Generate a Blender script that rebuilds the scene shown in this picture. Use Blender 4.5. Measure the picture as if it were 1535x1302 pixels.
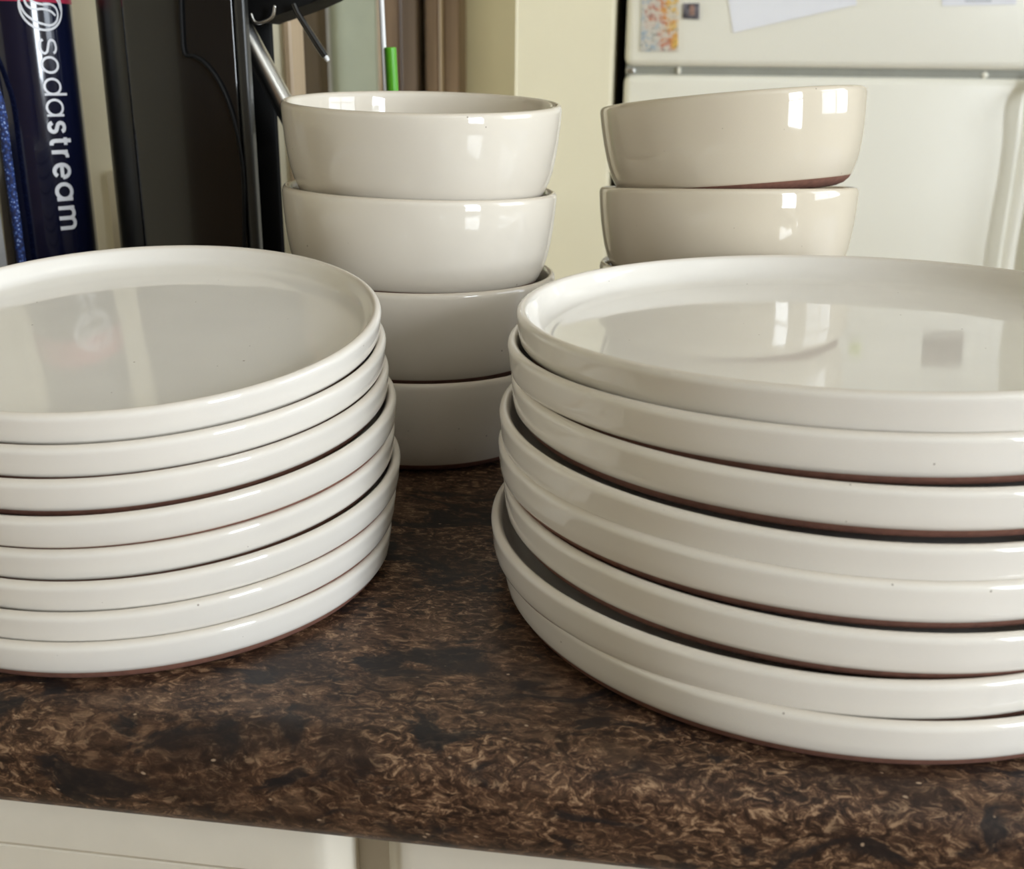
import bpy, bmesh, math, random
from mathutils import Vector, Matrix
from math import sin, cos, pi, radians

for o in list(bpy.data.objects):
    bpy.data.objects.remove(o)
scene = bpy.context.scene
col = scene.collection
random.seed(4)

# ------------------------------------------------------------------ camera
W, H = 1535, 1302
FPX, PITCH, ROLL, CAMH = 1633.76, 0.3244, -0.0115, 0.2087
CT = 0.91                                    # height of the counter top above the floor
PSI = math.atan(0.14)                        # the kitchen stands turned by this much to the camera
cam_d = bpy.data.cameras.new('camera')
cam = bpy.data.objects.new('camera', cam_d)
col.objects.link(cam)
cam_d.sensor_fit = 'HORIZONTAL'
cam_d.sensor_width = 36.0
cam_d.lens = 36.0 * FPX / W
cam_d.clip_start = 0.01
cam_d.dof.use_dof = True
cam_d.dof.focus_distance = 0.47
cam_d.dof.aperture_fstop = 17.0
r0, u0 = Vector((1, 0, 0)), Vector((0, sin(PITCH), cos(PITCH)))
fw = Vector((0, cos(PITCH), -sin(PITCH)))
rt = r0 * cos(ROLL) - u0 * sin(ROLL)
up = r0 * sin(ROLL) + u0 * cos(ROLL)
M = Matrix((rt, up, -fw)).transposed().to_4x4()
M.translation = Vector((0, 0, CT + CAMH))
cam.matrix_world = M
scene.camera = cam

# ------------------------------------------------------------------ world, daylight, exposure
world = bpy.data.worlds.new('world')
scene.world = world
world.use_nodes = True
bg = world.node_tree.nodes['Background']
bg.inputs['Color'].default_value = (0.72, 0.84, 1.0, 1)
bg.inputs['Strength'].default_value = 1.0
scene.view_settings.view_transform = 'Standard'
scene.view_settings.look = 'None'
scene.view_settings.gamma = 1.0
scene.view_settings.use_curve_mapping = False
scene.view_settings.exposure = 0.02

def F(a, b, z=0.0):                          # kitchen axes (along counter, away from it, up) -> world
    return Vector((a * cos(PSI) + b * sin(PSI), -a * sin(PSI) + b * cos(PSI), z))

# window light: sky seen through the two right windows, plus an added left one
RIGHT_A, REAR_B, LEFT_A, BACK_B, CEIL = 2.1, -3.2, -2.1, 2.78, 2.45
WIN_N = (-1.45, -0.60, 0.85, 2.20)           # b0 b1 z0 z1, narrow window in the right wall
WIN_R = (0.15, 1.45, 1.05, 2.15)            # b0 b1 z0 z1, wide window in the right wall
WIN_FILL = (1.25, 2.35, 0.9, 2.15)              # b0 b1 z0 z1 in the left wall, unseen window added to brighten the doorway
def window_light(name, loc, rot, sx, sy, power, colr):
    l = bpy.data.lights.new(name, 'AREA')
    l.shape = 'RECTANGLE'
    l.size, l.size_y = sx, sy
    l.energy = power
    l.color = colr
    o = bpy.data.objects.new(name, l)
    col.objects.link(o)
    o.location = loc
    o.rotation_euler = rot
    return o
def win_area(name, w, side, radiance, colr):
    u, z = (w[0] + w[1]) / 2, (w[2] + w[3]) / 2
    du, dz = w[1] - w[0], w[3] - w[2]
    p = radiance * pi * du * dz
    if side == 'left':
        window_light(name, F(LEFT_A - 0.12, u, z), (0, -pi / 2, -PSI), dz, du, p, colr)
    elif side == 'right':
        window_light(name, F(RIGHT_A + 0.12, u, z), (0, pi / 2, -PSI), dz, du, p, colr)
    else:
        window_light(name, F(u, REAR_B - 0.12, z), (pi / 2, 0, -PSI), du, dz, p, colr)
SKYC = (0.86, 0.93, 1.0)
win_area('daylight_narrow', WIN_N, 'right', 27.0, SKYC)
win_area('daylight_wide', WIN_R, 'right', 6.0, SKYC)
win_area('fill_light_left', WIN_FILL, 'left', 8.0, SKYC)  # added fill through an unseen window, lifts the door frame and far wall

# ------------------------------------------------------------------ helpers
BASE = {}
def tag(o, label, cat=None, group=None, kind=None):
    o['label'] = label
    if cat: o['category'] = cat
    if group: o['group'] = group
    if kind: o['kind'] = kind
    return o

def mk(name, bm, mat, parent=None, room=True, base=None, smooth=False):
    if parent is not None:
        base = BASE[parent.name]
    elif base is None:
        xs = [v.co.x for v in bm.verts]; ys = [v.co.y for v in bm.verts]; zs = [v.co.z for v in bm.verts]
        base = Vector(((min(xs) + max(xs)) / 2, (min(ys) + max(ys)) / 2, min(zs)))
    base = Vector(base)
    for v in bm.verts:
        v.co -= base
    bmesh.ops.recalc_face_normals(bm, faces=bm.faces)
    me = bpy.data.meshes.new(name)
    bm.to_mesh(me)
    bm.free()
    if smooth:
        for p in me.polygons:
            p.use_smooth = True
        if smooth != 'all':
            try:
                me.set_sharp_from_angle(angle=radians(35))
            except Exception:
                pass
    me.materials.append(mat)
    o = bpy.data.objects.new(name, me)
    col.objects.link(o)
    if parent is not None:
        o.parent = parent
    elif room:
        o.location = F(*base)
        o.rotation_euler.z = -PSI
    else:
        o.location = base
    BASE[o.name] = base
    return o

def thing(name, label, cat, base, room=True, group=None):
    o = bpy.data.objects.new(name, None)
    col.objects.link(o)
    base = Vector(base)
    o.empty_display_size = 0.03
    if room:
        o.location = F(*base); o.rotation_euler.z = -PSI
    else:
        o.location = base
    BASE[o.name] = base
    return tag(o, label, cat, group)

def ray(px, py):
    u, v = (px - W / 2) / FPX, (H / 2 - py) / FPX
    return (rt * u + up * v + fw)
def PB(px, py, b):                           # pixel -> kitchen coordinates on the plane b = const
    d = ray(px, py)
    da = d.x * cos(PSI) - d.y * sin(PSI)
    db = d.x * sin(PSI) + d.y * cos(PSI)
    k = b / db
    return Vector((da * k, b, CT + CAMH + d.z * k))

def box(bm, lo, hi, bev=0.0, seg=2):
    lo, hi = Vector(lo), Vector(hi)
    r = bmesh.ops.create_cube(bm, size=1.0)
    for v in r['verts']:
        v.co = Vector([(lo[i] + hi[i]) / 2 + v.co[i] * (hi[i] - lo[i]) for i in range(3)])
    if bev:
        es = list({e for v in r['verts'] for e in v.link_edges})
        bmesh.ops.bevel(bm, geom=es, offset=bev, segments=seg, profile=0.5, affect='EDGES')
    return bm
def bbox(lo, hi, bev=0.0, seg=2):
    return box(bmesh.new(), lo, hi, bev, seg)

def lathe(prof, n=128, closed_ends=True):
    bm = bmesh.new()
    rings = []
    for r, z in prof:
        if r < 1e-6:
            rings.append([bm.verts.new((0, 0, z))])
        else:
            rings.append([bm.verts.new((r * cos(2 * pi * i / n), r * sin(2 * pi * i / n), z)) for i in range(n)])
    for A, B in zip(rings[:-1], rings[1:]):
        for i in range(n):
            j = (i + 1) % n
            if len(A) == 1 and len(B) == 1: continue
            if len(A) == 1: bm.faces.new((A[0], B[i], B[j]))
            elif len(B) == 1: bm.faces.new((A[i], A[j], B[0]))
            else: bm.faces.new((A[i], A[j], B[j], B[i]))
    return bm

def spline(pts, k=6):                        # Catmull-Rom through points (any dimension)
    out = []
    n = len(pts)
    P = [Vector(p) for p in pts]
    for i in range(n - 1):
        p0, p1, p2, p3 = P[max(i - 1, 0)], P[i], P[i + 1], P[min(i + 2, n - 1)]
        for j in range(k):
            t = j / k
            out.append(0.5 * ((2 * p1) + (p2 - p0) * t + (2 * p0 - 5 * p1 + 4 * p2 - p3) * t * t + (3 * p1 - p0 - 3 * p2 + p3) * t ** 3))
    out.append(P[-1])
    return out

def tube(pts, r, n=14, bm=None):
    bm = bm or bmesh.new()
    pts = [Vector(p) for p in pts]
    rs = r if isinstance(r, (list, tuple)) else [r] * len(pts)
    rings = []
    ref = None
    for i, p in enumerate(pts):
        t = (pts[min(i + 1, len(pts) - 1)] - pts[max(i - 1, 0)]).normalized()
        if ref is None:
            ref = t.orthogonal().normalized()
        ref = (ref - t * ref.dot(t)).normalized()
        bn = t.cross(ref)
        rings.append([bm.verts.new(p + (ref * cos(2 * pi * k / n) + bn * sin(2 * pi * k / n)) * rs[i]) for k in range(n)])
    for A, B in zip(rings[:-1], rings[1:]):
        for k in range(n):
            bm.faces.new((A[k], A[(k + 1) % n], B[(k + 1) % n], B[k]))
    bm.faces.new(rings[0][::-1]); bm.faces.new(rings[-1])
    return bm

def prism(poly, d, bev=0.0):                 # polygon (3-D points, one plane) pushed along +b by d
    bm = bmesh.new()
    A = [bm.verts.new(p) for p in poly]
    B = [bm.verts.new(Vector(p) + Vector((0, d, 0))) for p in poly]
    n = len(A)
    bm.faces.new(A); bm.faces.new(B[::-1])
    for i in range(n):
        bm.faces.new((A[i], B[i], B[(i + 1) % n], A[(i + 1) % n]))
    if bev:
        bmesh.ops.bevel(bm, geom=list(bm.edges), offset=bev, segments=2, profile=0.5, affect='EDGES')
    return bm

# ------------------------------------------------------------------ materials
def nodes_of(name):
    m = bpy.data.materials.new(name)
    m.use_nodes = True
    nt = m.node_tree
    return m, nt, nt.nodes['Principled BSDF']
def N(nt, kind, **kw):
    n = nt.nodes.new(kind)
    for k, v in kw.items():
        if k in n.inputs: n.inputs[k].default_value = v
        else: setattr(n, k, v)
    return n
def L(nt, a, b): nt.links.new(a, b)
def ramp(nt, stops, src, interp='LINEAR'):
    r = nt.nodes.new('ShaderNodeValToRGB')
    r.color_ramp.interpolation = interp
    e = r.color_ramp.elements
    while len(e) < len(stops): e.new(0.5)
    for k, (p, c) in zip(e, stops):
        k.position = p
        k.color = (c[0], c[1], c[2], 1) if not isinstance(c, (int, float)) else (c, c, c, 1)
    L(nt, src, r.inputs[0])
    return r
def mixc(nt, fac, a, b, mode='MIX'):
    m = nt.nodes.new('ShaderNodeMix')
    m.data_type = 'RGBA'; m.blend_type = mode
    for sock, v in ((m.inputs[0], fac), (m.inputs[6], a), (m.inputs[7], b)):
        if hasattr(v, 'is_linked'): L(nt, v, sock)
        elif isinstance(v, (int, float)): sock.default_value = v
        else: sock.default_value = (v[0], v[1], v[2], 1)
    return m.outputs[2]
def coords(nt, scale=(1, 1, 1), kind='Object'):
    tc = N(nt, 'ShaderNodeTexCoord')
    mp = N(nt, 'ShaderNodeMapping')
    mp.inputs['Scale'].default_value = scale
    L(nt, tc.outputs[kind], mp.inputs[0])
    return mp.outputs[0]
def noise(nt, vec, scale, detail=3, rough=0.5, dist=0.0):
    n = N(nt, 'ShaderNodeTexNoise', Scale=scale, Detail=detail, Roughness=rough, Distortion=dist)
    L(nt, vec, n.inputs['Vector'])
    return n
def bump(nt, bsdf, h, strength, dist=0.001):
    b = N(nt, 'ShaderNodeBump', Strength=strength, Distance=dist)
    L(nt, h, b.inputs['Height'])
    L(nt, b.outputs[0], bsdf.inputs['Normal'])
def plain(name, c, rough=0.5, metal=0.0, var=0.06, scale=30, bmp=0.0, coat=0.0):
    m, nt, b = nodes_of(name)
    v = coords(nt)
    n = noise(nt, v, scale, 4)
    r = ramp(nt, [(0.3, [x * (1 - var) for x in c]), (0.7, [min(1, x * (1 + var)) for x in c])], n.outputs[0])
    L(nt, r.outputs[0], b.inputs['Base Color'])
    b.inputs['Roughness'].default_value = rough
    b.inputs['Metallic'].default_value = metal
    b.inputs['Coat Weight'].default_value = coat
    if bmp: bump(nt, b, n.outputs[0], bmp)
    return m

def glaze(name, c, crest_z, foot_z):
    m, nt, b = nodes_of(name)
    v = coords(nt)
    n1 = noise(nt, v, 14, 3)
    base = ramp(nt, [(0.3, [x * 0.965 for x in c]), (0.7, [x * 1.03 for x in c])], n1.outputs[0])
    # glaze runs thin over the lip and at its lower border, where the clay shows through
    sep = N(nt, 'ShaderNodeSeparateXYZ'); L(nt, v, sep.inputs[0])
    lip = ramp(nt, [((crest_z - 0.0016) / 0.06, 0.0), ((crest_z - 0.0002) / 0.06, 0.32)], sep.outputs[2])
    mul = N(nt, 'ShaderNodeMath', operation='MULTIPLY'); L(nt, sep.outputs[2], mul.inputs[0]); mul.inputs[1].default_value = 1 / 0.06
    L(nt, mul.outputs[0], lip.inputs[0])
    low = ramp(nt, [(foot_z / 0.06, 0.35), ((foot_z + 0.0009) / 0.06, 0.0)], mul.outputs[0])
    ad = N(nt, 'ShaderNodeMath', operation='MAXIMUM'); L(nt, lip.outputs[0], ad.inputs[0]); L(nt, low.outputs[0], ad.inputs[1])
    c1 = mixc(nt, ad.outputs[0], base.outputs[0], (c[0] * 0.66, c[1] * 0.55, c[2] * 0.42))
    # iron specks, moved about from piece to piece
    oi = N(nt, 'ShaderNodeObjectInfo')
    vm = N(nt, 'ShaderNodeVectorMath', operation='ADD'); L(nt, v, vm.inputs[0]); L(nt, oi.outputs['Random'], vm.inputs[1])
    vo = N(nt, 'ShaderNodeTexVoronoi', Scale=95.0); L(nt, vm.outputs[0], vo.inputs['Vector'])
    wn = N(nt, 'ShaderNodeTexWhiteNoise'); L(nt, vo.outputs['Position'], wn.inputs[0])
    thr = N(nt, 'ShaderNodeMath', operation='MULTIPLY'); L(nt, wn.outputs[0], thr.inputs[0]); thr.inputs[1].default_value = 0.05
    lt = N(nt, 'ShaderNodeMath', operation='LESS_THAN'); L(nt, vo.outputs['Distance'], lt.inputs[0]); L(nt, thr.outputs[0], lt.inputs[1])
    sp = N(nt, 'ShaderNodeMath', operation='MULTIPLY'); L(nt, lt.outputs[0], sp.inputs[0]); sp.inputs[1].default_value = 0.6
    c2 = mixc(nt, sp.outputs[0], c1, (0.16, 0.11, 0.07))
    L(nt, c2, b.inputs['Base Color'])
    b.inputs['Roughness'].default_value = 0.05
    b.inputs['IOR'].default_value = 1.52
    n2 = noise(nt, vm.outputs[0], 28, 2)
    bump(nt, b, n2.outputs[0], 0.06, 0.0012)
    return m

GL = (0.79, 0.75, 0.685)
M_PLATE_S = glaze('cream_small_plate_glaze', GL, 0.01636, 0.004)
M_PLATE_D = glaze('cream_large_plate_glaze', GL, 0.01824, 0.004)
M_BOWL = glaze('cream_bowl_glaze', (0.72, 0.66, 0.565), 0.053, 0.0055)
M_BOWL_D = glaze('darker_bowl_glaze', (0.66, 0.585, 0.465), 0.053, 0.0055)  # bowl glaze in a darker tone, for the leaning stack
M_CLAY = plain('red_brown_clay', (0.20, 0.088, 0.06), 0.75, var=0.15, scale=300, bmp=0.2)
M_CREAM_WALL = plain('cream_wall_paint', (0.86, 0.795, 0.60), 0.6, var=0.02, scale=6)
M_CEIL = plain('ceiling_paint', (0.72, 0.70, 0.64), 0.8, var=0.02, scale=5)
M_FLOOR = plain('floor_vinyl', (0.30, 0.22, 0.15), 0.5, var=0.15, scale=8)
M_FRIDGE = plain('fridge_enamel', (0.92, 0.89, 0.79), 0.32, var=0.012, scale=4)
M_BODY_AND_GAP = plain('fridge_side_and_gap_shade', (0.012, 0.012, 0.012), 0.5)  # also colours the strip that stands for shade in the casing gap
M_GASKET = plain('fridge_gasket', (0.30, 0.30, 0.26), 0.55)
M_STEEL = plain('brushed_steel', (0.62, 0.61, 0.58), 0.26, 1.0)
M_BLACK = plain('gloss_black_plastic', (0.008, 0.008, 0.008), 0.11, coat=0.4)
M_DARK = plain('dark_grey_plastic', (0.022, 0.022, 0.02), 0.32)
M_MATT = plain('matt_black_plastic', (0.007, 0.007, 0.007), 0.65)
M_MATT.node_tree.nodes['Principled BSDF'].inputs['Specular IOR Level'].default_value = 0.2
M_NAVY = plain('navy_lacquer', (0.0035, 0.005, 0.020), 0.14, coat=0.5)
M_PINK = plain('red_pink_band', (0.42, 0.03, 0.07), 0.3)
M_PRINT = plain('silver_white_print', (0.66, 0.66, 0.68), 0.35)
M_PAPER = plain('white_paper', (0.88, 0.88, 0.93), 0.7, var=0.01)
M_GREEN = plain('green_plastic', (0.10, 0.42, 0.015), 0.4)
M_WHITE = plain('white_plastic', (0.82, 0.81, 0.80), 0.4)
M_LGREY = plain('light_grey_plastic', (0.42, 0.41, 0.39), 0.4)
M_CAB = plain('cream_cabinet_paint', (0.72, 0.67, 0.565), 0.42, var=0.02, scale=60, bmp=0.05)
M_SAGE = plain('grey_green_paint', (0.46, 0.49, 0.38), 0.45, var=0.08, scale=9)
M_FRAME = plain('window_frame_white', (0.8, 0.8, 0.78), 0.4)
M_INK = plain('faint_grey_ink', (0.55, 0.56, 0.62), 0.7)

def wood(name, dark, light, sc=(38, 38, 1.6), rough=0.45):
    m, nt, b = nodes_of(name)
    v = coords(nt, sc)
    n = noise(nt, v, 1.0, 6, 0.6, 0.6)
    r = ramp(nt, [(0.25, dark), (0.5, [(p + q) / 2 for p, q in zip(dark, light)]), (0.75, light)], n.outputs[0])
    L(nt, r.outputs[0], b.inputs['Base Color'])
    b.inputs['Roughness'].default_value = rough
    bump(nt, b, n.outputs[0], 0.15)
    return m
M_WOOD = wood('brown_wood', (0.10, 0.058, 0.030), (0.30, 0.20, 0.125))
M_WOOD_L = wood('light_wood', (0.34, 0.24, 0.14), (0.50, 0.38, 0.25))
M_WOOD_D = wood('dark_wood', (0.035, 0.022, 0.010), (0.075, 0.05, 0.022), rough=0.8)

def laminate():
    m, nt, b = nodes_of('brown_granite_laminate')
    v = coords(nt, (0.62, 1.0, 1.0))
    warp = noise(nt, v, 55, 3)
    vm = N(nt, 'ShaderNodeVectorMath', operation='MULTIPLY_ADD')
    L(nt, warp.outputs['Color'], vm.inputs[0]); vm.inputs[1].default_value = (0.008,) * 3; L(nt, v, vm.inputs[2])
    big = noise(nt, v, 26, 4, 0.62, 0.4)                      # dark and light clouds, centimetres across
    mid = noise(nt, vm.outputs[0], 120, 5, 0.65, 1.2)
    fine = noise(nt, vm.outputs[0], 330, 5, 0.74, 0.9)         # fibres and flecks, millimetres across
    cfine = ramp(nt, [(0.40, (0.012, 0.007, 0.005)), (0.48, (0.048, 0.024, 0.014)), (0.55, (0.135, 0.072, 0.040)), (0.64, (0.42, 0.27, 0.16))], fine.outputs[0])
    cmid = ramp(nt, [(0.38, (0.014, 0.008, 0.006)), (0.52, (0.075, 0.038, 0.022)), (0.64, (0.20, 0.118, 0.068))], mid.outputs[0])
    zone = noise(nt, v, 17, 3, 0.55, 0.3)                    # where the light flecks crowd together
    zr = ramp(nt, [(0.36, 0.25), (0.62, 0.78)], zone.outputs[0])
    c = mixc(nt, zr.outputs[0], cmid.outputs[0], cfine.outputs[0])
    blot = ramp(nt, [(0.40, 1.0), (0.47, 0.0)], big.outputs[0])
    pat = noise(nt, vm.outputs[0], 42, 5, 0.6, 0.8)
    patr = ramp(nt, [(0.55, 0.0), (0.61, 0.88)], pat.outputs[0])
    c = mixc(nt, patr.outputs[0], c, (0.011, 0.010, 0.011))
    half = N(nt, 'ShaderNodeMath', operation='MULTIPLY'); L(nt, blot.outputs[0], half.inputs[0]); half.inputs[1].default_value = 0.6
    c = mixc(nt, half.outputs[0], c, (0.022, 0.013, 0.010))
    vo = N(nt, 'ShaderNodeTexVoronoi', Scale=260.0); L(nt, vm.outputs[0], vo.inputs['Vector'])
    sp = ramp(nt, [(0.08, 0.8), (0.15, 0.0)], vo.outputs['Distance'])
    wn = N(nt, 'ShaderNodeTexWhiteNoise'); L(nt, vo.outputs['Position'], wn.inputs[0])
    gt = N(nt, 'ShaderNodeMath', operation='GREATER_THAN'); L(nt, wn.outputs[0], gt.inputs[0]); gt.inputs[1].default_value = 0.86
    mm = N(nt, 'ShaderNodeMath', operation='MULTIPLY'); L(nt, sp.outputs[0], mm.inputs[0]); L(nt, gt.outputs[0], mm.inputs[1])
    c = mixc(nt, mm.outputs[0], c, (0.42, 0.30, 0.20))
    L(nt, c, b.inputs['Base Color'])
    rr = ramp(nt, [(0.3, 0.34), (0.7, 0.46)], big.outputs[0])
    L(nt, rr.outputs[0], b.inputs['Roughness'])
    b.inputs['Specular IOR Level'].default_value = 0.25
    bump(nt, b, fine.outputs[0], 0.08, 0.0006)
    return m
M_LAM = laminate()

# ------------------------------------------------------------------ room shell
def structure(o, label): return tag(o, label, kind='structure')
structure(mk('floor', bbox((LEFT_A - 0.1, REAR_B - 0.1, -0.08), (RIGHT_A + 0.1, BACK_B + 0.1, 0)), M_FLOOR), 'brown kitchen floor')
structure(mk('ceiling', bbox((LEFT_A - 0.1, REAR_B - 0.1, CEIL), (RIGHT_A + 0.1, BACK_B + 0.1, CEIL + 0.08)), M_CEIL), 'pale ceiling of the kitchen')
structure(mk('wall_back', bbox((LEFT_A, BACK_B, 0), (RIGHT_A, BACK_B + 0.1, CEIL)), M_CREAM_WALL), 'cream painted wall behind the fridge and door frame')
def wall_with_openings(name, lo, hi, axis, wins, label, mat=M_CREAM_WALL):
    bm = bmesh.new()
    i = axis
    def seg(u0, u1, z0, z1):
        l, h = list(lo), list(hi)
        l[i], h[i], l[2], h[2] = u0, u1, z0, z1
        box(bm, l, h)
    u = lo[i]
    for w in wins:
        seg(u, w[0], lo[2], hi[2])
        seg(w[0], w[1], lo[2], w[2]); seg(w[0], w[1], w[3], hi[2])
        u = w[1]
    seg(u, hi[i], lo[2], hi[2])
    return structure(mk(name, bm, mat), label)
wall_with_openings('wall_right', (RIGHT_A, REAR_B, 0), (RIGHT_A + 0.1, BACK_B, CEIL), 1, [WIN_N, WIN_R], 'cream wall with the two side windows')
wall_with_openings('wall_left', (LEFT_A - 0.1, REAR_B, 0), (LEFT_A, BACK_B, CEIL), 1, [WIN_FILL], 'cream side wall with an added window opening beyond the partition')
structure(mk('wall_rear', bbox((LEFT_A, REAR_B - 0.1, 0), (RIGHT_A, REAR_B, CEIL)), M_WOOD), 'unseen rear wall, made dark brown to cut the fill light')  # unseen wall, dark wood chosen to hold back fill between the stacks
def window(name, axis, c0, w, nmull, label):
    bm = bmesh.new()
    def bar(u0, u1, z0, z1):
        lo, hi = [0, 0, z0], [0, 0, z1]
        lo[axis], hi[axis] = u0, u1
        k = 1 - axis
        lo[k], hi[k] = c0 - 0.03, c0 + 0.03
        box(bm, lo, hi, 0.004, 1)
    t = 0.05
    bar(w[0], w[1], w[2], w[2] + t); bar(w[0], w[1], w[3] - t, w[3])
    for k in range(nmull + 1):
        u = w[0] + (w[1] - w[0] - t) * k / nmull
        bar(u, u + t, w[2] + t, w[3] - t)
    zc = (w[2] + w[3]) / 2
    bar(w[0], w[1], zc - 0.02, zc + 0.02)
    return structure(mk(name, bm, M_FRAME), label)
window('window_1', 1, RIGHT_A + 0.05, WIN_R, 2, 'white framed wide side window')
window('fill_window', 1, LEFT_A - 0.05, WIN_FILL, 2, 'unseen white framed window, added to light the far doorway')
window('window_2', 1, RIGHT_A + 0.05, WIN_N, 1, 'white framed narrow side window')

# short wall standing beside the fridge
b_st = 2.0
a0, a1 = PB(772, 100, b_st).x, PB(918, 100, b_st).x
structure(mk('wall_pier', bbox((a0, b_st, 0), (a1, BACK_B, CEIL), 0.004, 1), M_CREAM_WALL), 'short cream wall beside the fridge')
# partition behind the coffee machine, with a light wooden end board
b_p = 0.955
ap = PB(428, 100, b_p).x
structure(mk('wall_partition', bbox((LEFT_A, b_p, 0), (ap, b_p + 0.028, CEIL)), M_CREAM_WALL), 'cream wall behind the coffee machine and gas cylinder')
structure(mk('trim_1', bbox((ap, b_p - 0.005, 0), (PB(441, 100, b_p).x, b_p + 0.03, CEIL), 0.002, 1), M_WOOD_L), 'light wooden end board of the partition wall')
# door frame and door far behind
b_d = 2.70
def strip(name, x0, x1, b, mat, label, d=0.04, ztop=2.1, bev=0.004):
    o = mk(name, bbox((PB(x0, 80, b).x, b, 0), (PB(x1, 80, b).x, b + d, ztop), bev, 2), mat)
    return structure(o, label)
strip('door_1', 494, 567, b_d, M_SAGE, 'grey green painted door in wooden frame', 0.05)
strip('trim_2', 484, 494, b_d - 0.015, M_LGREY, 'pale edge strip beside the grey green door', 0.06)
strip('trim_3', 566, 574, b_d - 0.01, M_WOOD_L, 'thin pale wooden stop beside the grey green door', 0.06)
strip('trim_4', 574, 600, b_d - 0.02, M_WOOD, 'brown wooden jamb board next to the door stop', 0.07)
strip('trim_5', 600, 626, b_d - 0.045, wood('mid_wood', (0.09, 0.06, 0.04), (0.20, 0.14, 0.10)), 'dull brown wooden casing board beside a dark gap', 0.09)
strip('gap_shade', 626, 637, b_d + 0.035, M_BODY_AND_GAP, 'black strip standing for the shade between two wooden casing boards', 0.03)  # solid black strip, puts the shade of the gap into colour
strip('trim_7', 637, 658, b_d - 0.03, M_WOOD, 'brown wooden casing board on the far side of the dark gap', 0.08)
strip('trim_8', 658, 664, b_d - 0.045, M_WOOD_L, 'narrow rounded wooden bead on the casing', 0.09)
strip('trim_9', 664, 689, b_d - 0.04, M_WOOD, 'brown wooden casing board against the cream wall', 0.09)
# brown panel seen past the partition
o = mk('wooden_panel', bbox((PB(330, 80, 2.3).x, 2.3, 0), (PB(479, 80, 2.3).x, 2.36, 2.0), 0.004, 2), M_WOOD_D)
tag(o, 'tall dark brown wooden panel seen past the coffee machine', 'panel')

# ------------------------------------------------------------------ worktop and cabinet below it
A0, A1 = -1.35, 1.05
prof = [(0.945, 0.0), (0.306, 0.0), (0.2990, -0.0012), (0.2938, -0.0045), (0.2905, -0.0095), (0.2893, -0.016),
        (0.2893, -0.026), (0.2910, -0.033), (0.2945, -0.0375), (0.300, -0.039), (0.325, -0.039), (0.325, -0.0385), (0.945, -0.0385)]
bm = bmesh.new()
nA = 24
rows = []
for i in range(nA + 1):
    a = A0 + (A1 - A0) * i / nA
    rows.append([bm.verts.new((a, b, CT + z)) for b, z in prof])
for R0, R1 in zip(rows[:-1], rows[1:]):
    for k in range(len(prof)):
        k2 = (k + 1) % len(prof)
        bm.faces.new((R0[k], R0[k2], R1[k2], R1[k]))
bm.faces.new(rows[0]); bm.faces.new(rows[-1][::-1])
counter = mk('worktop', bm, M_LAM, smooth=True)
tag(counter, 'dark brown speckled laminate worktop with rolled front edge', 'worktop')

zt = CT - 0.0395
bfr = 0.337
cabinet = thing('base_cabinet', 'cream painted base cabinet with framed doors under the worktop', 'cabinet', ((A0 + A1) / 2, 0.6, 0.0))
mk('carcass', bbox((A0 + 0.02, bfr, 0.0), (A1 - 0.02, 0.90, CT - 0.039), 0.001, 1), M_CAB, cabinet)
FWD = zt - PB(0, 1268, 0.316).z
def door_front(a_lo, a_hi, z_lo, z_hi):
    # slab with a routed outer edge and a sunk panel
    bF = 0.316
    bm = bmesh.new()
    def ring(ins, b):
        return [bm.verts.new((a_lo + ins, b, z_lo + ins)), bm.verts.new((a_hi - ins, b, z_lo + ins)),
                bm.verts.new((a_hi - ins, b, z_hi - ins)), bm.verts.new((a_lo + ins, b, z_hi - ins))]
    rs = [ring(0, bfr - 0.0005), ring(0, bF + 0.011), ring(0.0015, bF + 0.008), ring(0.004, bF + 0.0035), ring(0.008, bF + 0.0008), ring(0.012, bF),
          ring(FWD - 0.004, bF), ring(FWD - 0.0028, bF + 0.0012), ring(FWD - 0.0012, bF + 0.004), ring(FWD + 0.002, bF + 0.0055)]
    for P, Q in zip(rs[:-1], rs[1:]):
        for k in range(4):
            bm.faces.new((P[k], P[(k + 1) % 4], Q[(k + 1) % 4], Q[k]))
    bm.faces.new(rs[0][::-1])
    d = mk('cabinet_door', bm, M_CAB, cabinet, smooth=True)
    i = FWD + 0.002
    p = mk('door_panel', bbox((a_lo + i, bF + 0.0050, z_lo + i), (a_hi - i, bF + 0.012, z_hi - i), 0.0005, 1), M_CAB, d)
    return d
ga = PB(526, 1262, 0.327).x
gb = PB(583, 1262, 0.327).x
door_front(A0 + 0.03, ga, 0.10, zt - 0.0015)
door_front(gb, A1 - 0.03, 0.10, zt - 0.0015)

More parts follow.
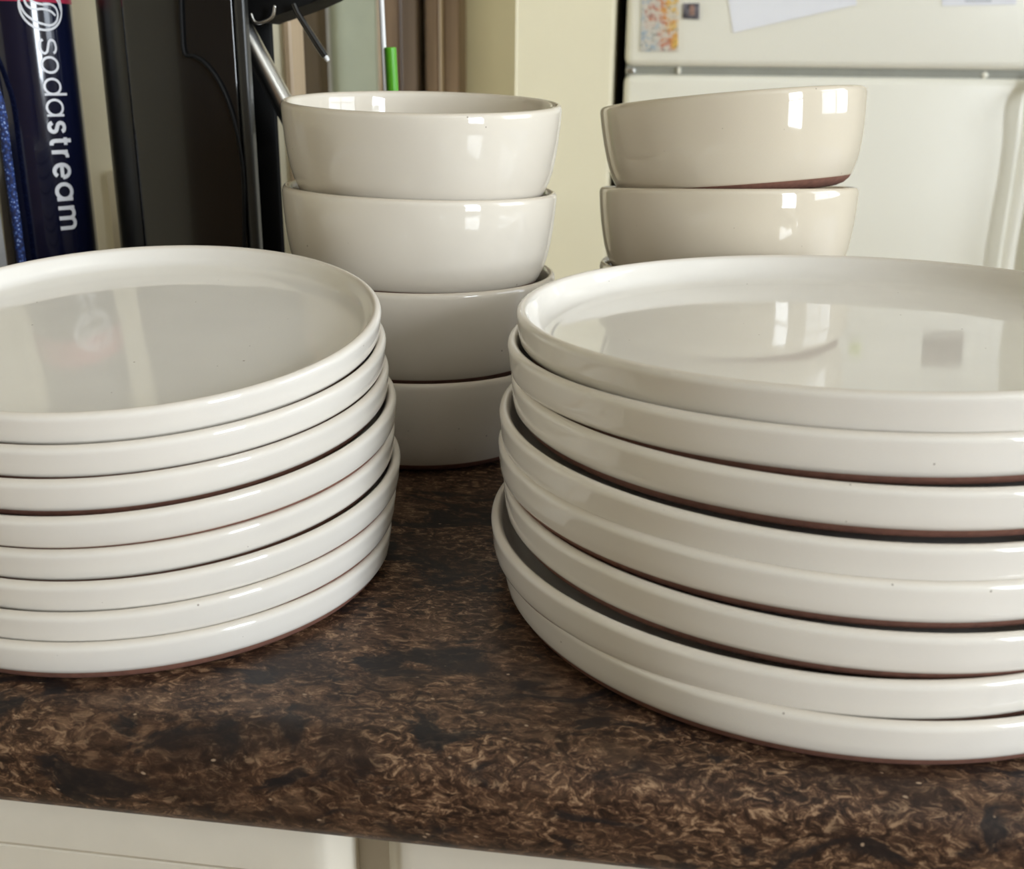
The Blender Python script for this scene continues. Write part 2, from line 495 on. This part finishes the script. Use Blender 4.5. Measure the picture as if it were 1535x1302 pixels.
# ------------------------------------------------------------------ plates and bowls
def plate_profiles(R, h):
    body = [(R - 0.0025, 0.0040), (R - 0.0015, 0.0049), (R - 0.0009, 0.0062), (R - 0.0005, 0.0095), (R - 0.0002, h - 0.0044), (R, h - 0.0030), (R, h - 0.0021),
            (R - 0.0003, h - 0.0012), (R - 0.0009, h - 0.0005), (R - 0.0018, h - 0.0001), (R - 0.0025, h), (R - 0.0033, h - 0.0004), (R - 0.0041, h - 0.0014), (R - 0.0048, h - 0.0028),
            (R - 0.0058, h - 0.0055), (R - 0.0074, h - 0.0080), (R - 0.0100, 0.0074), (R - 0.0135, 0.0062), (R - 0.019, 0.0057),
            (R - 0.03, 0.0054), (R * 0.5, 0.0052), (R * 0.2, 0.0052), (0.0, 0.0052)]
    foot = [(0.0, 0.0012), (R - 0.026, 0.0012), (R - 0.024, 0.0), (R - 0.0095, 0.0), (R - 0.0062, 0.0003), (R - 0.0046, 0.0009), (R - 0.0038, 0.0018), (R - 0.0032, 0.0028), (R - 0.0026, 0.0040)]
    return body, foot
def bowl_profiles(R):
    body = [(R - 0.0085, 0.0055), (R - 0.0070, 0.0082), (R - 0.0052, 0.0125), (R - 0.0036, 0.018), (R - 0.0023, 0.025), (R - 0.0012, 0.033), (R - 0.0004, 0.042),
            (R, 0.0498), (R - 0.0003, 0.0516), (R - 0.0010, 0.0527), (R - 0.0019, 0.0530), (R - 0.0028, 0.0527), (R - 0.0036, 0.0516), (R - 0.0042, 0.0500),
            (R - 0.0050, 0.045), (R - 0.0062, 0.036), (R - 0.0080, 0.026), (R - 0.0115, 0.017), (R - 0.018, 0.0105), (R - 0.028, 0.0075), (R * 0.3, 0.0062), (0.0, 0.006)]
    foot = [(0.0, 0.0015), (R - 0.024, 0.0015), (R - 0.022, 0.0), (R - 0.0165, 0.0), (R - 0.0130, 0.0012), (R - 0.0100, 0.0035), (R - 0.0086, 0.0055)]
    return body, foot

POSE = {   # base point (cm, from under the camera, counter top = 0) and slopes along x and y
    'L8': (-16.194, 45.707, 9.229, -0.001, 0.124), 'L7': (-15.973, 45.419, 7.940, 0.010, 0.104),
    'L6': (-15.836, 45.210, 6.592, 0.021, 0.086), 'L5': (-15.478, 44.869, 5.274, 0.037, 0.078),
    'L4': (-15.606, 44.904, 3.978, 0.026, 0.074), 'L3': (-15.344, 44.598, 2.741, 0.028, 0.060),
    'L2': (-15.578, 44.319, 1.365, 0.015, 0.030), 'L1': (-15.808, 44.051, 0.0, 0, 0),
    'R8': (13.562, 44.601, 9.904, 0.022, -0.007), 'R7': (13.183, 44.322, 8.560, 0.012, -0.015),
    'R6': (13.347, 43.800, 7.140, 0.003, -0.006), 'R5': (12.840, 43.525, 5.632, -0.011, 0.010),
    'R4': (12.796, 43.297, 4.244, -0.020, -0.008), 'R3': (13.053, 42.879, 2.799, -0.012, 0.000),
    'R2': (12.557, 42.706, 1.349, -0.000, 0.006), 'R1': (13.073, 42.385, 0.0, 0, 0),
    'B4': (-5.149, 62.320, 13.815, -0.013, 0.047), 'B3': (-5.374, 61.973, 9.218, -0.024, -0.019),
    'B2': (-5.320, 61.897, 4.661, -0.011, -0.005), 'B1': (-5.065, 61.738, 0.0, 0, 0),
    'C4': (12.94, 66.03, 14.09, 0.084, -0.080), 'C3': (12.75, 66.16, 8.99, 0.012, -0.086),
    'C2': (12.87, 66.40, 4.40, -0.002, -0.042), 'C1': (12.80, 66.60, 0.0, 0, 0),
}
def ceramic(name, profs, mat, rim_n):
    t = bpy.data.objects.new(name, None)
    col.objects.link(t)
    t.empty_display_size = 0.02
    BASE[t.name] = Vector((0, 0, 0))
    mk('glazed_body', lathe(profs[0], rim_n), mat, t, smooth='all')
    f = mk('clay_foot', lathe(profs[1], rim_n), M_CLAY, t, smooth=True)
    f['label'] = 'bare red brown clay foot'
    return t
def dup(root):
    r = root.copy(); col.objects.link(r)
    for ch in list(root.children):
        c = ch.copy(); col.objects.link(c); c.parent = r
    return r
def pose(o, p):
    x, y, z, a, b = p
    n = Vector((-a, -b, 1)).normalized()
    o.location = Vector((x / 100, y / 100, CT + z / 100))
    q = Vector((0, 0, 1)).rotation_difference(n)
    o.rotation_mode = 'QUATERNION'
    from mathutils import Quaternion
    o.rotation_quaternion = q @ Quaternion((0, 0, 1), random.uniform(0, 6.28))

ORD = ['lowest', 'second from the bottom', 'third from the bottom', 'fourth from the bottom', 'fifth from the bottom', 'sixth from the bottom', 'second from the top', 'topmost']
RS, RD, RB = 0.105, 0.13397, 0.0760
HS, HD = 0.01636, 0.01824
def stack(key, name, profs, mat, n, fmt, cat, group):
    first = None
    for i in range(1, n + 1):
        o = ceramic(name, profs, mat, 160) if first is None else dup(first)
        first = first or o
        pose(o, POSE[key + str(i)])
        w = ORD[i - 1] if n == 8 else ['lowest', 'second from the bottom', 'second from the top', 'topmost'][i - 1]
        tag(o, fmt % w, cat, group)
stack('L', 'salad_plate', plate_profiles(RS, HS), M_PLATE_S, 8, 'small cream glazed plate, %s in the stack of small plates', 'plate', 'stack of small plates')
stack('R', 'dinner_plate', plate_profiles(RD, HD), M_PLATE_D, 8, 'large cream glazed plate, %s in the stack of large plates', 'plate', 'stack of large plates')
stack('B', 'cereal_bowl', bowl_profiles(RB), M_BOWL, 4, 'cream glazed bowl, %s in the stack beside the coffee machine', 'bowl', 'stack of cream bowls')
stack('C', 'cereal_bowl', bowl_profiles(RB), M_BOWL_D, 4, 'darker glazed bowl, %s in the leaning stack before the fridge', 'bowl', 'leaning stack of bowls')

# ------------------------------------------------------------------ fridge
bF = 2.03
fl = PB(936, 104, bF).x
fr = PB(1550, 104, bF).x
zs = PB(1000, 106, bF).z
ftop = 1.62
fridge = thing('refrigerator', 'off white top freezer refrigerator with black sides', 'refrigerator', ((fl + fr) / 2, bF + 0.35, 0.0))
mk('cabinet', bbox((fl + 0.004, bF + 0.075, 0.02), (fr - 0.004, BACK_B - 0.02, ftop - 0.01), 0.006, 2), M_BODY_AND_GAP, fridge)
zu, zl = PB(1000, 99.5, bF).z, PB(1000, 111.5, bF).z
d1 = mk('freezer_door', bbox((fl, bF, zu), (fr, bF + 0.07, ftop), 0.014, 4), M_FRIDGE, fridge, smooth=True)
d2 = mk('fridge_door', bbox((fl, bF, 0.10), (fr, bF + 0.07, zl), 0.014, 4), M_FRIDGE, fridge, smooth=True)
mk('divider_strip', bbox((fl + 0.003, bF + 0.012, zl - 0.02), (fr - 0.003, bF + 0.08, zu + 0.02), 0.001, 1), M_GASKET, fridge)
h = PB(945, 105, bF); h2 = PB(1018, 105, bF); h3 = PB(1480, 107, bF)
mk('hinge', bbox((h.x - 0.008, bF + 0.0, zs - 0.005), (h.x + 0.008, bF + 0.03, zs + 0.004), 0.002, 2), M_STEEL, fridge)
mk('hinge_plate', bbox((h2.x - 0.003, bF + 0.003, zl + 0.001), (h2.x + 0.003, bF + 0.03, zu - 0.001), 0.0008, 1), M_FRIDGE, fridge)
bm = lathe([(0, 0.006), (0.003, 0.0055), (0.005, 0.003), (0.0055, 0.0)], 20)
bmesh.ops.rotate(bm, verts=bm.verts, matrix=Matrix.Rotation(pi / 2, 3, 'X'))
bmesh.ops.translate(bm, verts=bm.verts, vec=(h3.x, bF + 0.013, zs - 0.001))
mk('screw', bm, M_FRIDGE, fridge, smooth=True)
hb = bF - 0.035
hp = [PB(1546, 118, bF - 0.002), PB(1546, 150, hb), PB(1541, 210, hb), PB(1532, 270, hb), PB(1521, 330, hb), PB(1511, 390, hb), PB(1506, 450, hb), PB(1506, 520, bF - 0.002)]
mk('handle', tube(spline(hp, 5), 0.011, 14), M_FRIDGE, d2, smooth='all')

# things stuck to the freezer door
def card_mat():
    m, nt, b = nodes_of('printed_magnet_card')
    v = coords(nt)
    n = noise(nt, v, 34, 2, 0.5, 0.4)
    sep = N(nt, 'ShaderNodeSeparateXYZ'); L(nt, v, sep.inputs[0])
    mu = N(nt, 'ShaderNodeMath', operation='MULTIPLY_ADD'); L(nt, sep.outputs[0], mu.inputs[0]); mu.inputs[1].default_value = 9.0; mu.inputs[2].default_value = 0.02
    mz = N(nt, 'ShaderNodeMath', operation='MULTIPLY_ADD'); L(nt, sep.outputs[2], mz.inputs[0]); mz.inputs[1].default_value = 2.2; L(nt, mu.outputs[0], mz.inputs[2])
    ad = N(nt, 'ShaderNodeMath', operation='MULTIPLY_ADD'); L(nt, n.outputs[0], ad.inputs[0]); ad.inputs[1].default_value = 0.9; L(nt, mz.outputs[0], ad.inputs[2])
    r = ramp(nt, [(0.30, (0.32, 0.42, 0.52)), (0.44, (0.60, 0.60, 0.56)), (0.56, (0.55, 0.20, 0.14)), (0.66, (0.66, 0.26, 0.10)), (0.80, (0.78, 0.50, 0.12))], ad.outputs[0])
    n2 = noise(nt, v, 95, 3, 0.6, 1.0)
    w = ramp(nt, [(0.46, 0.0), (0.52, 0.9)], n2.outputs[0])
    c = mixc(nt, w.outputs[0], r.outputs[0], (0.68, 0.63, 0.55))
    n3 = noise(nt, v, 160, 2, 0.5, 1.5)
    k = ramp(nt, [(0.60, 0.0), (0.66, 0.8)], n3.outputs[0])
    c = mixc(nt, k.outputs[0], c, (0.10, 0.10, 0.08))
    L(nt, c, b.inputs['Base Color'])
    b.inputs['Roughness'].default_value = 0.35
    return m
def on_fridge(name, quad, mat, label, cat, d=0.0012, lift=0.0):
    bfr_ = bF - d - lift
    pts = [PB(x, y, bF) for x, y in quad]
    pts = [Vector((p.x, bfr_, p.z)) for p in pts]
    o = mk(name, prism(pts, d), mat)
    return tag(o, label, cat)
on_fridge('picture_magnet', [(960, 77), (962, -6), (1017, -6), (1016, 77)], card_mat(), 'colourful rectangular picture magnet on the freezer door', 'magnet', 0.003)
pm = thing('photo_magnet', 'small dark square photo magnet on the freezer door', 'magnet', PB(1035, 29, bF) - Vector((0, 0.004, 0)))
q = [PB(x, y, bF) for x, y in ((1023, 28), (1024, 5), (1048, 5), (1048, 29))]
mk('magnet_body', prism([Vector((p.x, bF - 0.004, p.z)) for p in q], 0.004, 0.0008), plain('photo_print', (0.16, 0.15, 0.17), 0.15, var=0.9, scale=70), pm)
q = [PB(x, y, bF) for x, y in ((1033, 23), (1034, 8), (1041, 8), (1041, 23))]
mk('printed_figure', prism([Vector((p.x, bF - 0.0045, p.z)) for p in q], 0.0006), plain('brown_print', (0.33, 0.20, 0.16), 0.3, var=0.5, scale=150), pm)
on_fridge('paper_sheet', [(1099, 49), (1086, -40), (1272, -80), (1284, 7)], M_PAPER, 'white sheet of paper hanging crooked on the freezer door', 'paper', 0.0012, 0.001)
ps = thing('paper_note', 'white note paper hanging straight on the freezer door', 'paper', PB(1467, 9, bF) - Vector((0, 0.001, 0)))
q = [PB(x, y, bF) for x, y in ((1412, 9), (1413, -70), (1524, -70), (1523, 7))]
mk('sheet', prism([Vector((p.x, bF - 0.0014, p.z)) for p in q], 0.0012), M_PAPER, ps)
q = [PB(x, y, bF) for x, y in ((1446, 3), (1446, 0), (1486, 0), (1486, 3))]
mk('printed_line', prism([Vector((p.x, bF - 0.0016, p.z)) for p in q], 0.0003), M_INK, ps)

def mirrored(px, py):                         # where the floor of the topmost large plate mirrors the fridge front
    x, y, z, ta, tb = POSE['R8']
    n = Vector((-ta, -tb, 1)).normalized()
    c = Vector((x / 100, y / 100, CT + z / 100)) + n * 0.0055
    o = Vector((0, 0, CT + CAMH))
    d = ray(px, py)
    p = o + d * ((c - o).dot(n) / d.dot(n))
    d = d - n * (2 * d.dot(n))
    pa, pb = p.x * cos(PSI) - p.y * sin(PSI), p.x * sin(PSI) + p.y * cos(PSI)
    da, db = d.x * cos(PSI) - d.y * sin(PSI), d.x * sin(PSI) + d.y * cos(PSI)
    k = (bF - pb) / db
    return Vector((pa + da * k, bF, p.z + d.z * k))
def print_on_door(name, quad, mat, label):
    pts = [mirrored(x, y) for x, y in quad]
    lo = Vector((min(p.x for p in pts), 0, min(p.z for p in pts))); hi = Vector((max(p.x for p in pts), 0, max(p.z for p in pts)))
    o = mk(name, bbox((lo.x, bF - 0.0015, lo.z), (hi.x, bF - 0.0001, min(hi.z, ftop - 0.02))), mat)
    return tag(o, label, 'print')
print_on_door('photo_print', [(1385, 500), (1440, 500), (1440, 545), (1385, 545)], plain('brown_photo_print', (0.20, 0.14, 0.12), 0.4, var=0.8, scale=45), 'dark brown photo print high on the freezer door')
print_on_door('sticky_note', [(1274, 512), (1290, 512), (1290, 530), (1274, 530)], plain('yellow_green_paper', (0.55, 0.62, 0.16), 0.7), 'yellow green sticky note high on the freezer door')

# ------------------------------------------------------------------ gas cylinder with its lettering
CYR = 0.030
cy = PB(78, 370, 0.705)
cyl = thing('gas_cylinder', 'navy carbonating gas cylinder with vertical white lettering', 'gas cylinder', (cy.x, cy.y, CT))
zb = PB(78, 1.5, 0.705 - CYR).z - CT
def cyl_part(name, prof, mat):
    bm = lathe(prof, 96)
    bmesh.ops.translate(bm, verts=bm.verts, vec=(cy.x, cy.y, CT))
    return mk(name, bm, mat, cyl, smooth=True)
body = cyl_part('body', [(0, 0), (CYR - 0.004, 0), (CYR - 0.001, 0.0015), (CYR, 0.005), (CYR, zb)], M_NAVY)
cyl_part('colour_band', [(CYR, zb), (CYR + 0.0002, zb + 0.0003), (CYR + 0.0002, zb + 0.02), (CYR, zb + 0.0203)], M_PINK)
cyl_part('shoulder', [(CYR, zb + 0.0203), (CYR, zb + 0.06), (CYR - 0.004, zb + 0.075), (CYR - 0.012, zb + 0.086), (0.014, zb + 0.09), (0.014, zb + 0.095)], M_NAVY)
cyl_part('valve', [(0.014, zb + 0.095), (0.0145, zb + 0.096), (0.0145, zb + 0.115), (0.012, zb + 0.118), (0, zb + 0.118)], M_STEEL)
ccw = F(cy.x, cy.y)                           # centre in the world, to find the side facing the camera
ang0 = math.atan2(cy.y, cy.x)                 # kitchen frame: camera stands at the origin
def on_cyl(s, z):                             # s: metres to the right round the cylinder from its facing line
    al = ang0 + pi + s / CYR
    return Vector((cy.x + (CYR + 0.00025) * cos(al), cy.y + (CYR + 0.00025) * sin(al), z))
def ribbon(bm, pts, hw, closed=False):        # pts: (s, z) polyline laid on the cylinder
    P = [Vector((p[0], p[1])) for p in pts]
    n = len(P)
    A, B = [], []
    for i in range(n):
        if closed:
            t = P[(i + 1) % n] - P[(i - 1) % n]
        else:
            t = P[min(i + 1, n - 1)] - P[max(i - 1, 0)]
        t.normalize()
        nn = Vector((-t.y, t.x)) * hw
        A.append(bm.verts.new(on_cyl(*(P[i] + nn)))); B.append(bm.verts.new(on_cyl(*(P[i] - nn))))
    for i in range(n if closed else n - 1):
        j = (i + 1) % n
        bm.faces.new((A[i], A[j], B[j], B[i]))
def arc(cx, cy_, rx, ry, t0, t1, n=24):
    return [(cx + rx * cos(radians(t0 + (t1 - t0) * i / n)), cy_ + ry * sin(radians(t0 + (t1 - t0) * i / n))) for i in range(n + 1)]
def sp2(pts): return [(v.x, v.y) for v in spline([(p[0], p[1], 0) for p in pts], 5)]
S_ = [sp2([(0.93, 0.80), (0.80, 0.94), (0.50, 1.0), (0.18, 0.93), (0.06, 0.74), (0.20, 0.58), (0.50, 0.50), (0.82, 0.41), (0.95, 0.24), (0.80, 0.06), (0.48, 0.0), (0.18, 0.06), (0.04, 0.22)])]
GLY = {
    's': S_,
    'o': [arc(0.5, 0.5, 0.5, 0.5, 0, 360, 40)],
    'd': [arc(0.48, 0.5, 0.48, 0.5, 0, 360, 40), [(0.97, -0.04), (0.97, 0.7), (0.97, 1.42)]],
    'a': [arc(0.48, 0.5, 0.48, 0.5, 0, 360, 40), [(0.97, -0.04), (0.97, 0.5), (0.97, 1.04)]],
    't': [[(0.42, 1.38), (0.42, 0.8), (0.42, 0.30)] + arc(0.72, 0.30, 0.30, 0.28, 180, 270, 8) + [(0.98, 0.02)], [(0.02, 0.96), (0.5, 0.96), (0.98, 0.96)]],
    'r': [[(0.12, -0.04), (0.12, 0.5), (0.12, 1.04)], [(0.12, 0.55)] + arc(0.72, 0.55, 0.60, 0.43, 180, 90, 10) + [(0.98, 0.98)]],
    'e': [[(0.02, 0.5), (0.5, 0.5), (0.98, 0.5)], arc(0.5, 0.5, 0.48, 0.5, 0, 318, 36)],
    'm': [[(0.06, -0.04), (0.06, 0.5), (0.06, 1.04)], [(0.06, 0.6)] + arc(0.28, 0.68, 0.22, 0.31, 180, 0, 12) + [(0.50, 0.3), (0.50, -0.04)],
          [(0.50, 0.6)] + arc(0.72, 0.68, 0.22, 0.31, 180, 0, 12) + [(0.94, 0.3), (0.94, -0.04)]],
}
bfront = 0.705 - CYR
def zpix(py): return PB(90, py, bfront).z
S0 = 0.0128                                   # middle line of the lettering
XH = 0.0112
spans = [('s', 56, 83, 0), ('o', 84, 111, 0), ('d', 117, 145, 0), ('a', 149, 177, 0), ('s', 182, 203, 1), ('t', 205, 223, 1), ('r', 226, 242, 1), ('e', 246, 272, 1), ('a', 276, 305, 1), ('m', 310, 350, 1)]
for ch, y0, y1, bold in spans:
    z0, z1 = zpix(y0), zpix(y1)
    hw = 0.00125 if bold else 0.00075
    bm = bmesh.new()
    for st in GLY[ch]:
        pts = [(S0 - XH / 2 + (XH - 2 * hw * 0.5) * y, z0 - hw + (z1 - z0 + 2 * hw) * x) for x, y in st]
        ribbon(bm, pts, hw)
    mk('letter_' + ch, bm, M_PRINT, body)
# round emblem above the lettering
zc = zpix(8.5)
k = 0.0138
bm = bmesh.new()
ribbon(bm, [(S0 - 0.001 + k * cos(2 * pi * i / 60), zc + k * sin(2 * pi * i / 60)) for i in range(60)], 0.0007, True)
loop = [(-0.98, 0.16), (-0.80, -0.30), (-0.42, -0.62), (0.0, -0.76), (0.34, -0.78), (0.62, -0.60), (0.74, -0.28), (0.64, 0.0), (0.36, 0.12), (0.0, 0.10), (-0.36, 0.18), (-0.60, 0.36)]
for sg in (1, -1):
    pts = sp2([(S0 - 0.001 + sg * x * k, zc + sg * z * k) for x, z in loop])
    ribbon(bm, pts, 0.0007)
mk('emblem', bm, M_PRINT, body)

# ------------------------------------------------------------------ blue cord and grey appliance at the edge
bc = 0.6655
pts = [PB(-70, 60, bc), PB(-35, 90, bc), PB(-10, 130, bc), PB(2, 165, bc), PB(9, 220, bc), PB(17, 280, bc), PB(25, 335, bc), PB(32, 390, bc), PB(42, 460, bc)]
pts.append(Vector((pts[-1].x + 0.004, bc - 0.004, CT + 0.004)))
pts.append(Vector((pts[-1].x + 0.014, bc - 0.014, CT + 0.0032)))
lead = PB(18, 390, 0.66).x                    # the cord comes over from the top of the grey appliance
pts.insert(0, Vector((lead - 0.035, 0.640, CT + 0.185)))
pts.insert(0, Vector((lead - 0.055, 0.628, CT + 0.163)))
def cord_mat():
    m, nt, b = nodes_of('blue_braided_cord')
    v = coords(nt)
    vo = N(nt, 'ShaderNodeTexVoronoi', Scale=520.0); L(nt, v, vo.inputs['Vector'])
    r = ramp(nt, [(0.16, (0.36, 0.46, 0.66)), (0.28, (0.02, 0.06, 0.26)), (0.7, (0.006, 0.012, 0.06))], vo.outputs['Distance'])
    L(nt, r.outputs[0], b.inputs['Base Color'])
    b.inputs['Roughness'].default_value = 0.7
    bump(nt, b, vo.outputs['Distance'], 0.5)
    return m
o = mk('braided_cord', tube(spline(pts, 6), 0.0029, 12), cord_mat(), smooth='all')
tag(o, 'blue and white braided cord hanging before the navy cylinder', 'cord')
ae = PB(18, 390, 0.66).x
app = thing('counter_appliance', 'light grey appliance side left of the navy cylinder', 'appliance', (ae - 0.06, 0.625, CT))
mk('housing', bbox((ae - 0.12, 0.59, CT + 0.006), (ae, 0.66, CT + 0.16), 0.008, 4), M_LGREY, app, smooth=True)
for sx in (-0.108, -0.012):
    for sy in (0.602, 0.648):
        bm = lathe([(0, 0), (0.006, 0), (0.007, 0.002), (0.007, 0.0065), (0, 0.0065)], 16)
        bmesh.ops.translate(bm, verts=bm.verts, vec=(ae + sx, sy, CT))
        mk('foot', bm, M_DARK, app)

# ------------------------------------------------------------------ black coffee machine
b0 = 0.70
xl, xr = PB(152, 370, b0).x, PB(389, 370, b0).x
zT = CT + 0.36
mach = thing('coffee_machine', 'glossy black coffee machine behind the small plates', 'coffee machine', ((xl + xr) / 2, 0.79, CT))
def rounded_column(a_lo, a_hi, bq0, bq1, z0, z1, rl, rr, n=12):
    poly = []
    poly += [(a_lo + rl - rl * cos(t), bq0 + rl - rl * sin(t)) for t in [pi / 2 * i / n for i in range(n + 1)]]
    poly += [(a_hi - rr + rr * sin(t), bq0 + rr - rr * cos(t)) for t in [pi / 2 * i / n for i in range(n + 1)]]
    poly += [(a_hi, bq1), (a_lo, bq1)]
    bm = bmesh.new()
    A = [bm.verts.new((x, y, z0)) for x, y in poly]
    B = [bm.verts.new((x, y, z1)) for x, y in poly]
    bm.faces.new(A[::-1]); bm.faces.new(B)
    for i in range(len(A)):
        j = (i + 1) % len(A)
        bm.faces.new((A[i], A[j], B[j], B[i]))
    return bm
xm = PB(212, 370, b0).x
mk('rear_housing', rounded_column(xl, xm + 0.004, b0 + 0.004, 0.82, CT + 0.003, zT, 0.03, 0.003), M_DARK, mach, smooth=True)
mk('side_panel', rounded_column(xm + 0.0005, PB(372, 370, b0).x, b0, b0 + 0.016, CT + 0.003, zT, 0.004, 0.002), M_BLACK, mach, smooth=True)
mk('front_trim', rounded_column(PB(373, 370, b0).x, xr, b0 - 0.001, b0 + 0.006, CT + 0.003, zT, 0.003, 0.0022), M_DARK, mach, smooth=True)
mk('body', bbox((xm + 0.0045, b0 + 0.0165, CT + 0.003), (xr - 0.03, 0.80, zT - 0.004), 0.004, 2), M_MATT, mach, smooth=True)
x2 = PB(424, 370, 0.765).x
mk('drip_column', bbox((xr - 0.0295, 0.765, CT + 0.003), (x2, 0.772, CT + 0.30), 0.004, 2), M_MATT, mach, smooth=True)
mk('drip_tray', bbox((xr - 0.0295, 0.725, CT + 0.001), (x2 + 0.01, 0.764, CT + 0.03), 0.004, 2), M_BLACK, mach, smooth=True)
bh = 0.72
poly = [PB(x, y, bh) for x, y in ((364, -70), (364, 18), (374, 31), (386, 34), (402, 27), (432, 17), (462, 6), (486, -4), (500, -14), (512, -40), (512, -70))]
mk('brew_head', prism(poly, 0.042, 0.002), M_MATT, mach, smooth=True)
pts = [PB(376, 20, bh - 0.006), PB(382, 33, bh - 0.006), PB(394, 33, bh - 0.006), PB(408, 25, bh - 0.006), PB(412, 8, bh - 0.006)]
mk('spout_ring', tube(spline(pts, 5), 0.0011, 10), M_STEEL, mach, smooth='all')
bs = 0.735
pts = [PB(x - 10, y, bs) for x, y in ((352, 0), (372, 40), (396, 84), (418, 124), (446, 176), (456, 196))]
mk('steel_arm', tube(pts, 0.0074, 20), M_STEEL, mach, smooth=True)
bw = 0.715
pts = [PB(440, 6, bw), PB(446, 20, bw), PB(462, 45, bw), PB(478, 70, bw), PB(488, 85, bw)]
mk('steam_wand', tube(pts, [0.0020, 0.0020, 0.0022, 0.0024, 0.0022], 12), M_BLACK, mach, smooth=True)
pts = [PB(487.5, 84, bw), PB(490, 88, bw), PB(492, 91.5, bw)]
mk('wand_tip', tube(pts, [0.0014, 0.0016, 0.0011], 12), M_WHITE, mach, smooth=True)
bq = b0 - 0.0018
pts = [PB(270, -20, bq), PB(272, 40, bq), PB(276, 80, bq), PB(290, 84, bq), PB(306, 94, bq), PB(324, 116, bq), PB(340, 148, bq), PB(353, 190, bq), PB(361, 232, bq), PB(365, 270, bq), PB(366, 320, bq), PB(366, 400, bq)]
mk('power_cord', tube(spline(pts, 5), 0.0012, 10), M_MATT, mach, smooth='all')
# cream plate on the wall beside the machine
w0 = PB(157, 255, b_p - 0.008); w1 = PB(166, 255, b_p - 0.008)
o = mk('wall_plate', bbox((w0.x, b_p - 0.008, CT + 0.04), (w0.x + 0.075, b_p - 0.0002, w0.z), 0.003, 2), plain('ivory_plastic', (0.62, 0.55, 0.40), 0.4), smooth=True)
tag(o, 'ivory wall plate on the wall beside the coffee machine', 'wall plate')

# ------------------------------------------------------------------ rod and straw behind the cream bowls
bz = 0.80
def stick(name, p_top, p_low, r, mat, label, cat):
    A, B = PB(p_top[0], p_top[1], bz), PB(p_low[0], p_low[1], bz)
    d = B - A
    C = A + d * ((CT - A.z) / d.z)
    bm = tube([A, A + d * 0.02, A + (C - A) * 0.5, C], [r * 0.9, r, r, r], 14)
    return tag(mk(name, bm, mat, smooth=True), label, cat)
stick('white_rod', (569.5, -40), (578, 135), 0.0019, M_WHITE, 'thin white rod standing behind the cream bowls', 'rod')
stick('green_straw', (585, 71), (588.5, 135), 0.0042, M_GREEN, 'bright green straw standing behind the cream bowls', 'straw')
